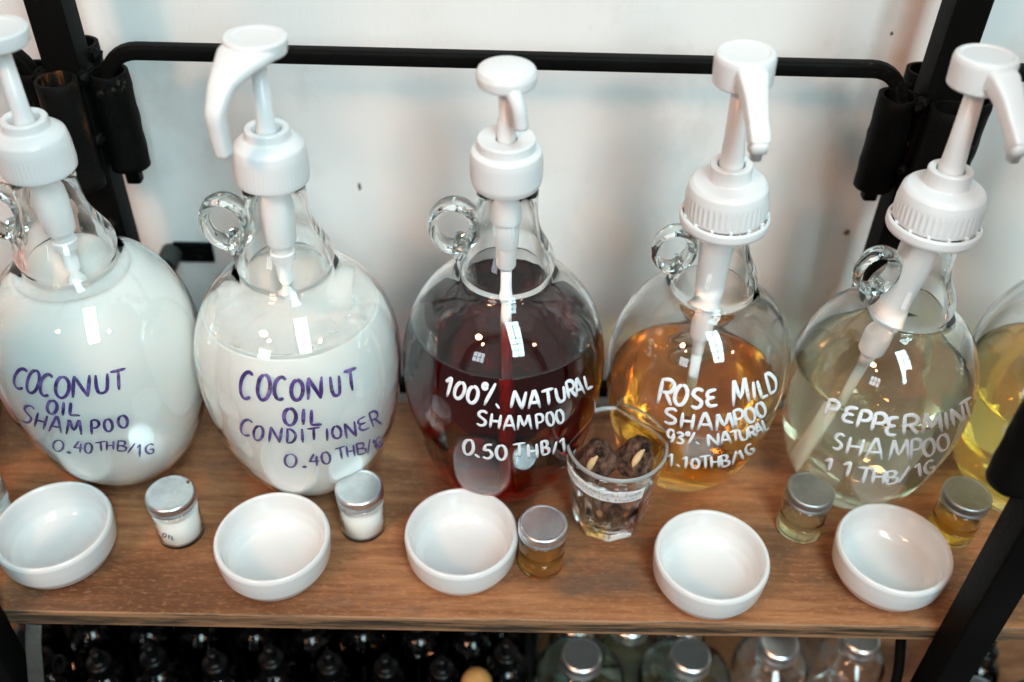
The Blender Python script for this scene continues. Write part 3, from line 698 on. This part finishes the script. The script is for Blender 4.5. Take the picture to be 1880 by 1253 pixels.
# jug 4: rose mild shampoo (smaller, amber)
j4, b4, p4 = jug(.1572, .1888, .91, .113, LIQ_AMB, 'smaller glass jug of orange amber liquid lettered ROSE MILD SHAMPOO', neck_z=.268, handle_a=184)
A4 = R(-90 - 1); barrelC = [(0, -.134), (.0046, -.134), (.0052, -.118), (.0084, -.115), (.0094, -.092), (.0090, -.090), (.0092, -.080), (.0112, -.074), (.0122, -.010), (.0128, .004), (0, .004)]
pump_tall(j4, .2585, .3810, TL(-.001, 0, .2585, R(-3.0), R(-.3)), R(-86), .0500, barrelC, .02, TL(-.0025, 0, .2585, R(-1.0), R(2.0)))
h = surface_hit(p4, b4); O8 = (1100, 560); S8 = 2.41
write(j4, [('R', 297, 385, 70, 112), ('O', 362, 400, 58, 90), ('S', 435, 415, 52, 84), ('E', 498, 412, 50, 74), ('M', 625, 390, 72, 104), ('I', 685, 380, 20, 80), ('L', 722, 370, 34, 80), ('D', 762, 345, 44, 90)], O8, S8, h, .00165, INK_WHITE, b4, slant=.05)
write(j4, [('S', 317, 493, 60, 66), ('H', 390, 515, 60, 70), ('A', 470, 520, 66, 70), ('M', 555, 520, 76, 66), ('P', 618, 500, 46, 74), ('O', 668, 488, 46, 64), ('O', 715, 465, 42, 64)], O8, S8, h, .00150, INK_WHITE, b4)
write(j4, [('9', 318, 580, 36, 56), ('3', 358, 590, 36, 50), ('%', 405, 590, 44, 56), ('.', 436, 607, 10, 10), ('N', 505, 597, 54, 54), ('A', 560, 590, 46, 50), ('T', 603, 580, 44, 46), ('U', 640, 575, 36, 46), ('R', 675, 562, 34, 48), ('A', 707, 550, 32, 44), ('L', 737, 530, 26, 46)], O8, S8, h, .00130, INK_WHITE, b4)
write(j4, [('1', 318, 687, 30, 56), ('.', 350, 706, 10, 10), ('1', 382, 697, 26, 54), ('0', 425, 702, 36, 44), ('T', 470, 695, 46, 54), ('H', 513, 695, 40, 50), ('B', 555, 690, 38, 50), ('/', 598, 677, 32, 56), ('1', 628, 665, 20, 44), ('G', 665, 640, 38, 44)], O8, S8, h, .00130, INK_WHITE, b4)

# jug 5: peppermint shampoo (smaller, pale)
j5, b5, p5 = jug(.2994, .1725, .90, .150, LIQ_PALE, 'smaller glass jug of pale clear liquid lettered PEPPER MINT SHAMPOO', neck_z=.275, handle_a=186)
barrelD = [(0, -.142), (.0050, -.142), (.0058, -.128), (.0100, -.122), (.0108, -.104), (.0100, -.101), (.0100, -.098), (.0122, -.094), (.0126, -.080), (.0116, -.076), (.0130, -.012), (.0136, .004), (0, .004)]
pump_tall(j5, .2655, .3870, TL(-.0015, .002, .2655, R(-.6), R(-3.0)), R(-76), .0500, barrelD, .012, TL(-.003, 0, .2655, R(4.0), R(3.5)))
h = surface_hit(p5, b5)
write(j5, [('P', 1030, 457, 56, 72), ('E', 1110, 485, 56, 72), ('P', 1172, 507, 56, 80), ('P', 1238, 520, 60, 82), ('E', 1297, 537, 52, 84), ('R', 1378, 530, 72, 86), ('M', 1475, 527, 84, 76), ('I', 1537, 512, 20, 76), ('N', 1588, 490, 62, 76), ('T', 1630, 460, 54, 76)], O8, S8, h, .00165, INK_WHITE, b5, slant=.10)
write(j5, [('S', 1060, 605, 44, 68), ('H', 1132, 627, 72, 76), ('A', 1222, 640, 76, 82), ('M', 1330, 645, 86, 80), ('P', 1402, 636, 50, 84), ('O', 1460, 630, 54, 74), ('O', 1522, 610, 54, 70)], O8, S8, h, .00140, INK_WHITE, b5, slant=.12)
write(j5, [('1', 1018, 707, 42, 58), ('1', 1100, 727, 48, 66), ('T', 1175, 755, 68, 72), ('H', 1237, 760, 58, 60), ('B', 1295, 763, 54, 56), ('/', 1350, 750, 56, 62), ('1', 1415, 730, 36, 58), ('G', 1462, 718, 46, 56)], O8, S8, h, .00150, INK_WHITE, b5, slant=.10)

# jug 6 at the right edge, jug 0 at the left edge
j6, b6, p6 = jug(.4456, .1687, 1, .122, LIQ_YEL, 'glass jug of golden yellow liquid cut off by the right edge behind the black post', handle_a=185)
pump_wide(j6, 0, .002, .288, .387, R(-80), .05, 0)
h = surface_hit(p6, b6)
write(j6, [('/', 1881, 722, 9, 26)], (0, 0), 1, h, .0018, INK_WHITE, b6)
j0, b0, p0 = jug(-.4830, .180, 1, .150, PINK, 'glass jug of pink lotion, only a sliver showing at the left edge')
pump_wide(j0, 0, .002, .288, .387, R(-120), .05, 0)

# ------------------------------------------------------------------ bowls
def bowl_mesh():
    pr = rounded([(0, .0035), (.024, .0030), (.027, .0), (.031, .0), (.0385, .0055), (.0428, .0145), (.0437, .0235), (.0440, .0335), (.0425, .0362), (.0402, .0360), (.0390, .0330), (.0382, .0220), (.0355, .0120), (.0300, .0072), (.018, .0058), (0, .0054)], .0022, 4)
    bm = bmesh.new(); lathe(bm, pr, 96); return bm
first = None
BL = [(-.340, .080, 'white ceramic dipping bowl at the left edge in front of the coconut shampoo jug'),
      (-.171, .073, 'white ceramic dipping bowl between the two vials of white lotion'),
      (-.027, .081, 'white ceramic dipping bowl beside the amber vial, in front of the dark red jug'),
      (.164, .064, 'white ceramic dipping bowl right of the faceted glass, nearest the shelf edge'),
      (.306, .074, 'white ceramic dipping bowl beside the black front post')]
for x, y, lab in BL:
    if first is None: o = first = link('dipping_bowl', bowl_mesh(), CERAMIC)
    else: o = first.copy(); COL.objects.link(o)
    o.location = (x, y, .0003); o.rotation_euler.z = x * 9
    tag(o, lab, 'bowl', 'white dipping bowls in a row')

# ------------------------------------------------------------------ vials
def vial(x, y, label, content, level, body_h=.037, r=.0186, lid_m=None, rz=0, tall=.049, lidh=.0105):
    base = Vector((x, y, .0004)); v = empty('lidded_vial', base, label, 'vial', 'small screw-top sample vials')
    rb = r * .985; sh = tall - lidh - .001
    out = rounded([(0, .0012), (rb * .8, .0006), (rb * .9, 0), (rb, .0015), (rb, sh - .006), (rb * .97, sh - .003), (rb * .82, sh), (rb * .80, tall - .002)], .0016, 4)
    inn = rounded([(rb * .80 - .0014, tall - .002), (rb * .82 - .0016, sh), (rb - .0016, sh - .0065), (rb - .0016, .0045), (rb * .7, .0028), (0, .0028)], .0016, 4)
    bm = bmesh.new(); lathe(bm, out + inn, 64); link('glass_body', bm, GLASS_S, v)
    re = rb - (.0018 if content is MILK else .0014); lv = level
    bm = bmesh.new(); lathe(bm, [(0, .0026), (rb * .7, .0026), (re - .001, .0036), (re, .0050), (re, lv), (re - .0015, lv - .0008), (0, lv - .001)], 64); link('liquid', bm, content, v)
    z0 = tall - lidh
    lp = dense(rounded([(r - .0016, z0), (r + .0002, z0), (r + .0005, z0 + .0012), (r - .0006, z0 + .0030), (r - .0008, z0 + .0040), (r + .0002, z0 + .0050), (r + .0002, tall - .0012), (r - .0008, tall), (r - .0022, tall), (r - .0028, tall - .0003), (0, tall - .0003)], .0005), z0 + .005, tall)
    kn = rib_mod(72, z0 + .0052, tall - .0012, .00038)
    bm = bmesh.new(); lathe(bm, lp, 360, mod=kn); lid = link('screw_lid', bm, lid_m or ALU, v)
    v.rotation_euler.z = rz; return v, base
v1, vb1 = vial(-.2535, .102, 'sample vial of white lotion marked OIL, with a worn rusty lid', MILK, .031, rz=.4)
v2, vb2 = vial(-.1085, .112, 'sample vial of white lotion with a clean bright lid beside the conditioner jug', MILK, .034, rz=1.1)
v3, vb3 = vial(.0355, .080, 'sample vial of orange amber liquid with a bright lid', LIQ_VIAL, .023, rz=2)
v4, vb4 = vial(.2485, .119, 'sample vial of pale yellow liquid with a dull lid before the peppermint jug', LIQ_VPALE, .022, lid_m=ALU2, rz=.7)
v5, vb5 = vial(.3735, .118, 'sample vial of deeper yellow liquid with a dull lid behind the black post', LIQ_VIAL, .022, lid_m=ALU2, rz=3)
v0, vb0 = vial(-.4035, .1045, 'sample vial with a grey label, cut off at the left edge of the shelf', MILK, .030, rz=1)
prv = [(0, 0)] * 3 + [(.0184, 0), (.0184, .0001), (.0184, .04)]
hv = surface_hit(prv, vb1)
lt = write(v1, [('O', 285, 497, 26, 26), ('I', 313, 507, 8, 26), ('L', 340, 515, 20, 22)], (220, 840), 3.48, hv, .00042, INK_BLACK, vb1)
lt.matrix_parent_inverse = Matrix.Rotation(-.4, 4, 'Z')
bm = bmesh.new(); bmesh.ops.create_icosphere(bm, subdivisions=2, radius=1)
for vv in bm.verts: vv.co = Vector((.0150 + vv.co.x * .0014, .0060 + vv.co.y * .0022, .0489 + vv.co.z * .00025))
link('rust_speck', bm, RUSTSPOT, v1)

# ------------------------------------------------------------------ faceted glass with soapnuts
tb = Vector((.0910, .125, .0004))
tg = empty('faceted_tumbler', tb, 'clear faceted drinking glass holding soapnuts, with a paper label', 'glass')
def tumbler():
    NF = 9; out = []
    def R_out(z): return .0262 + (.0388 - .0262) * min(1, (z / .088)) ** .80
    zs = [0, .0015, .004, .009, .015, .024, .033, .042, .050, .056, .062, .068, .074, .080, .086, .0885, .0898]
    RIM = {.0885: .0003, .0898: .0006}
    bm = bmesh.new(); n = 144; rings = []
    ph = .2
    for z_ in zs:
        f = max(0, min(1, (.064 - z_) / .022)); f = f * f * (3 - 2 * f)
        ring = []
        for i in range(n):
            a = 2 * math.pi * i / n; b = ((a + ph) % (2 * math.pi / NF)) - math.pi / NF
            flat = math.cos(math.pi / NF) / math.cos(b)
            r_ = R_out(z_) * (1 - f) + R_out(z_) * (flat * .965 + .035) * (1 + .02 * abs(b) / (math.pi / NF)) * f
            if z_ < .003: r_ -= (.003 - z_) * .8
            r_ += RIM.get(z_, 0)
            foot = .0022 * max(0, 1 - z_ / .006) * (.5 - .5 * math.cos(b * NF * 1)) 
            ring.append(bm.verts.new((r_ * math.cos(a), r_ * math.sin(a), z_ + foot * 0)))
        rings.append(ring)
    for r_, z_ in ((.0393, .0912), (.0386, .0922), (.0376, .0920), (.0368, .0908), (.0362, .082), (.0352, .070), (.0335, .055), (.0312, .040), (.0282, .025), (.0250, .014), (.020, .0105), (.010, .0098)):
        rings.append([bm.verts.new((r_ * math.cos(2 * math.pi * i / n), r_ * math.sin(2 * math.pi * i / n), z_)) for i in range(n)])
    for A, B in zip(rings, rings[1:]):
        for k in range(n): bm.faces.new((A[k], A[(k + 1) % n], B[(k + 1) % n], B[k]))
    c0 = bm.verts.new((0, 0, .002)); c1 = bm.verts.new((0, 0, .0096))
    for k in range(n): bm.faces.new((rings[0][(k + 1) % n], rings[0][k], c0)); bm.faces.new((rings[-1][k], rings[-1][(k + 1) % n], c1))
    return bm
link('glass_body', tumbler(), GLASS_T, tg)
def RT_out(z): return .0262 + (.0388 - .0262) * min(1, (z / .088)) ** .80
# paper strip round the front of the glass
bm = bmesh.new(); a0, a1 = R(168), R(302); zl, zh = .0630, .0772; NN = 48; V = []
for i in range(NN + 1):
    a = a0 + (a1 - a0) * i / NN; col_ = []
    for z_ in (zl, (zl + zh) / 2, zh):
        zz = z_ + .0016 * (1 - i / NN); r_ = RT_out(zz) + .0005 + .00012 * math.sin(i * .9)
        col_.append(bm.verts.new((r_ * math.cos(a), r_ * math.sin(a), zz)))
    V.append(col_)
for A, B in zip(V, V[1:]):
    for k in range(2): bm.faces.new((A[k], B[k], B[k + 1], A[k + 1]))
bmesh.ops.solidify(bm, geom=bm.faces[:], thickness=.00018)
lab_o = link('paper_label', bm, PAPER, tg)
def label_hit(u, v):   # u along the strip 0..1, v up 0..1
    a = a0 + (a1 - a0) * u; zz = zl + (zh - zl) * v + .0016 * (1 - u); r_ = RT_out(zz) + .00075
    return Vector((r_ * math.cos(a), r_ * math.sin(a), zz)), Vector((math.cos(a), math.sin(a), 0))
def scribble(text, u0, u1, v0, hgt):
    bm = bmesh.new(); n_ = len(text); du = (u1 - u0) / n_
    for i, ch in enumerate(text):
        if ch == ' ': continue
        for st in FONT[ch]:
            pl = catmull([Vector((p[0], p[1], 0)) for p in st], 3)
            P3, N3 = [], []
            for q in pl:
                p_, n2 = label_hit(u0 + du * (i + .1 + q.x * .8), v0 + hgt * q.y + .02 * math.sin(i * 2.1)); P3.append(p_); N3.append(n2)
            if len(P3) > 2: ribbon(bm, P3, N3, .00016, .00004, .0001)
    lo = link('lettering', bm, PENCIL, lab_o)
scribble('soap nut "(natural foam', .06, .97, .56, .30)
scribble('for hair   in the shower', .06, .95, .14, .28)
def nut(loc, s, seed, rot):
    bm = bmesh.new(); bmesh.ops.create_icosphere(bm, subdivisions=5, radius=1)
    for v in bm.verts:
        d = v.co.normalized(); k = 1 + .10 * noise.noise(d * 1.8 + Vector((seed, 0, 0))) + .06 * noise.noise(d * 6 + Vector((0, seed, 0))) + .03 * noise.noise(d * 15)
        if d.z > .25: k += 2.6 * max(0, (d.z - .70)) ** 1.35
        k += .06 * noise.noise(d * 11 + Vector((seed, 0, 0))) + .05 * noise.noise(d * 30)
        if d.z < -.4: k -= .25 * (-.4 - d.z)
        v.co = d * k * s; v.co.x *= 1.0; v.co.y *= .92
    o = link('soapnut', bm, NUT); o.location = loc; o.rotation_euler = rot
    # pale torn flesh: a curved lip near the tip
    bm = bmesh.new(); path = []
    for i in range(13):
        t = i / 12; d = Vector((-.62 + .74 * t - .22 * math.sin(math.pi * t), -.62 + .42 * t - .10 * math.sin(math.pi * t), .34 + .70 * t)).normalized()
        path.append(d * s * (1.04 + .20 * t))
    sweep(bm, path, [s * .17 * math.sin(math.pi * (i + .3) / 12.6) + .0002 for i in range(13)], [s * .10] * 13, [p.normalized() for p in path], n=12)
    link('flesh', bm, NUTIN, o); return o
tag(nut(tb + Vector((-.0140, .000, .0695)), .0155, 1, (.10, -.10, .3)), 'wrinkled brown soapnut with a pale torn crescent, left one in the glass', 'soapnut', 'soapnuts in the glass')
tag(nut(tb + Vector((.0155, .003, .0685)), .0155, 5, (.05, .22, .5)), 'wrinkled brown soapnut with a pale tip, right one in the glass', 'soapnut', 'soapnuts in the glass')
for i, (p, s_n) in enumerate((((.007, -.007, .0185), .0082), ((-.008, .004, .0180), .0078))):
    tag(nut(tb + Vector(p), s_n, 9 + i, (1.9 + i, .4 * i, i)), ['small soapnut piece on the bottom of the glass at the right', 'small soapnut piece on the bottom of the glass at the left'][i], 'soapnut', 'soapnuts in the glass')

# ------------------------------------------------------------------ wall fixings
wb = empty('wall_bracket', (-.306, WALL_Y, .088), 'black metal bracket plate with a hole, bolted to the wall', 'bracket')
bm = bmesh.new(); box(bm, (-.004, -.0045, -.0105), (.033, -.0005, .0115), .003); link('plate', bm, BLACK, wb)
bm = bmesh.new(); lathe(bm, rounded([(.0062, 0), (.0062, .0022), (.0042, .0030), (.0030, .0012), (0, .0010)], .0006), 6 * 6, M=Matrix.Translation((.022, -.0045, .001)) @ Matrix.Rotation(R(90), 4, 'X')); link('bolt', bm, BLACK, wb)
bm = bmesh.new(); lathe(bm, rounded([(.0075, -.003), (.0098, -.003), (.0098, .022), (.0080, .022)], .0006), 32, M=Matrix.Translation((-.006, -.005, 0)) @ Matrix.Rotation(R(0), 4, 'X') @ Matrix.Rotation(R(90), 4, 'X'), closed=True); link('sleeve', bm, STEEL, wb)
def wall_mark(px, py, r, m, name, label, cat, sx=1, sz=1):
    d = ray(px, py); p = CAM + d * ((WALL_Y - CAM.y) / d.y)
    bm = bmesh.new(); bmesh.ops.create_icosphere(bm, subdivisions=3, radius=1)
    for v in bm.verts:
        k = 1 + .5 * noise.noise(v.co * 1.4 + Vector((px, 0, 0))); v.co = Vector((v.co.x * r * sx * k, v.co.y * .0012, v.co.z * r * sz * k))
    o = link(name, bm, m); o.location = p; tag(o, label, cat)
wall_mark(1555, 427, .0028, RUSTSPOT, 'rusty_nail', 'rusty nail head in the wall left of the right rear post', 'nail')
wall_mark(1637, 62, .0014, CHIP, 'screw_hole', 'tiny dark screw hole high on the wall left of the right post', 'hole')
wall_mark(660, 343, .0030, CHIP, 'paint_chip', 'small grey chip in the wall paint between the second and third jug', 'chip', .5, 1.3)
wall_mark(1863, 178, .0035, RUSTSPOT, 'rusty_hook', 'rusty hook stub on the wall at the right edge', 'hook', 1, .8)

# ------------------------------------------------------------------ things on the lower shelf
LZ = -.3247
def dark_bottle():
    b = empty('dark_bottle', (0, 0, LZ), None, None)
    pr = rounded([(0, .001), (.020, 0), (.0235, .002), (.0235, .078), (.0215, .088), (.0150, .0965), (.0105, .100), (.0100, .110), (0, .110)], .004, 4)
    bm = bmesh.new(); lathe(bm, pr, 40); link('glass_body', bm, AMBER_D, b)
    bm = bmesh.new(); lathe(bm, rounded([(.0112, .101), (.0118, .1012), (.0116, .118), (.0060, .1195), (.0052, .1210), (.0046, .136), (0, .1375)], .001), 32); link('dropper_cap', bm, CAPBLK, b)
    return b
tr = empty('shade_tray', (-.16, .145, LZ), 'shallow black tray added under the dropper bottles to darken the lower shelf', 'tray')  # added tray, its black stands in for the shade under the board
bm = bmesh.new(); box(bm, (-.345, -.110, .0002), (.205, .108, .003), .001); link('shade_tray_base', bm, CAPBLK, tr)
for lo, hi in (((-.345, -.113, .0002), (.205, -.110, .03)), ((-.345, .108, .0002), (.205, .111, .075)), ((-.348, -.113, .0002), (-.345, .111, .03)), ((.205, -.113, .0002), (.208, .111, .03))):
    bm = bmesh.new(); box(bm, lo, hi, .0005); link('shade_tray_wall', bm, CAPBLK, tr)
TZ = LZ + .0034
proto = dark_bottle(); first_ = True
rows = [(.065, [-.462, -.407, -.352, -.297, -.242, -.187, -.132, -.077]), (.115, [-.434, -.379, -.324, -.269, -.214, -.159, -.104, -.049]), (.165, [-.462, -.407, -.352, -.297, -.242, -.187, -.132, -.077]), (.2155, [-.434, -.379, -.324, -.269, -.214, -.159, -.104, -.049])]
rn = ['front', 'second', 'third', 'back']; cn = ['first', 'second', 'third', 'fourth', 'fifth', 'sixth', 'seventh', 'eighth', 'ninth']
for ri, (yy, xs) in enumerate(rows):
    for ci, xx in enumerate(xs + ([] if ri != 2 else [-.0215])):
        o = proto if first_ else copy_tree(proto); first_ = False
        o.location = (xx + random.uniform(-.0025, .0025), yy + random.uniform(-.0012, .0012), TZ); o.rotation_euler.z = xx * 40; o.scale.z = random.uniform(.86, 1.0)
        tag(o, 'black dropper bottle in shade below the board, %s row, %s from the left' % (rn[ri], cn[ci]), 'bottle', 'black bottles on the lower shelf')
for x_, y_, lab in ((.0120, .1290, 'black dropper bottle between the wooden ball stopper and the first green jar'), (.0110, .1860, 'black dropper bottle at the rear, left of the first short green jar'), (.0250, .0560, 'black dropper bottle at the front corner, right of the ball stopper')):
    o = copy_tree(proto); o.location = (x_, y_, TZ); o.scale.z = .93; tag(o, lab, 'bottle', 'black bottles on the lower shelf')
ck = empty('stoppered_bottle', (-.0155, .0865, TZ), 'dark bottle closed by a round wooden ball stopper', 'bottle')
bm = bmesh.new(); lathe(bm, rounded([(0, .001), (.020, 0), (.0225, .002), (.0225, .07), (.018, .085), (.0105, .098), (.0105, .116), (0, .116)], .004, 4), 40); link('glass_body', bm, AMBER_D, ck)
bm = bmesh.new(); bmesh.ops.create_uvsphere(bm, u_segments=32, v_segments=20, radius=.0143, matrix=Matrix.Translation((0, 0, .1265))); link('ball_stopper', bm, CORK, ck)

def lidded_jar(h, rj, rc, glass, lidface, lid_m=None):
    b = empty('lidded_jar', (0, 0, LZ), None, None)
    out = rounded([(0, .002), (rj * .85, .001), (rj, .004), (rj, h - .045), (rj * .93, h - .034), (rc * .88, h - .022), (rc * .86, h - .003)], .005, 4)
    inn = [(max(0, r_ - .0022), z_ + (.004 if z_ < .01 else 0)) for r_, z_ in out][::-1]
    bm = bmesh.new(); lathe(bm, out + inn, 48); link('glass_body', bm, glass, b)
    pr = rounded([(rc - .002, h - .016), (rc + .0012, h - .016), (rc + .0012, h - .012), (rc, h - .0105), (rc, h - .0070), (rc + .0008, h - .0055), (rc + .0004, h - .0015), (rc - .0015, h)], .0008)
    bm = bmesh.new(); lathe(bm, pr, 56); lid = link('screw_lid', bm, lid_m or ALU, b)
    bm = bmesh.new(); lathe(bm, [(rc - .0015, h - .0001), (rc - .0028, h - .0007), (0, h - .0007)], 56); link('lid_face', bm, lidface, lid)
    return b
pf = lidded_jar(.135, .046, .0185, GREEN, GREYCAP); pb = lidded_jar(.085, .028, .0185, GREEN, ALU)
for i, (pj, x_, y_, lab) in enumerate(((pf, .083, .1150, 'tall green glass jar with black-faced silver lid, next to the ball stopper'), (pf, .187, .1170, 'tall green glass jar with black-faced silver lid, before the orange gap'),
        (pb, .085, .1860, 'short green glass jar tucked behind the left black-faced lid'), (pb, .1970, .1870, 'short green glass jar tucked behind the right black-faced lid'))):
    o = pj if i in (0, 2) else copy_tree(pj); o.location = (x_, y_, LZ); tag(o, lab, 'jar', 'green jars on the lower shelf')
o = copy_tree(pb); o.location = (.140, .185, LZ); tag(o, 'short green glass jar in the gap between the two black-faced lids', 'jar', 'green jars on the lower shelf')
pc = lidded_jar(.132, .038, .0185, GLASS_S, ALU)
pc.location = (.275, .134, LZ); tag(pc, 'clear jar with a shiny reflecting silver lid right of the orange gap', 'jar', 'clear jars on the lower shelf')
pd = lidded_jar(.132, .034, .0175, GLASS_S, ALU2)
pd.location = (.356, .141, LZ); tag(pd, 'clear jar with a dull grey lid, left of the thin black rod', 'jar', 'clear jars on the lower shelf')
o = copy_tree(pd); o.location = (.3180, .200, LZ); tag(o, 'clear jar with a dull lid set back between the two other clear jars', 'jar', 'clear jars on the lower shelf')
o = copy_tree(pd); o.location = (.452, .085, LZ); tag(o, 'clear jar with a pale lid low at the foot of the black post', 'jar', 'clear jars on the lower shelf')
for x_, y_, lab in ((.488, .145, 'black bottle right of the front post, nearer the middle of the picture'), (.535, .110, 'black bottle at the lower right corner')):
    o = copy_tree(proto); o.location = (x_, y_, LZ); tag(o, lab, 'bottle', 'black bottles on the lower shelf')
# grey strap at the lower left and thin black rod at the lower right
st = empty('grey_strap', (-.350, .015, -.018), 'grey webbing strap hanging from the shelf at the lower left', 'strap')
bm = bmesh.new(); sweep(bm, catmull([(0, .012, .0), (-.001, .004, -.012), (-.002, -.004, -.03), (-.005, -.010, -.055), (-.006, -.010, -.085)], 6), .0062, .0010, (0, -1, .2), n=12, sq=.5); link('webbing', bm, STEEL, st)
bm = bmesh.new(); sweep(bm, [Vector((.010 + .0045 * math.cos(a) + .004 * math.sin(a), .004, -.042 + .0125 * math.sin(a))) for a in [2 * math.pi * i / 24 for i in range(24)]], .0016, .0012, (0, 1, 0), n=8, closed=True); link('loop', bm, BLACK, st)
bm = bmesh.new(); sweep(bm, catmull([(.3280, .052, -.0315), (.3283, .050, -.05), (.3288, .036, -.075), (.327, .026, -.10), (.323, .020, -.14)], 6), .0042, .0042, (0, 1, 0), n=12)
tag(link('hanging_rod', bm, BLACK), 'thin black rod hanging under the shelf left of the front post', 'rod')
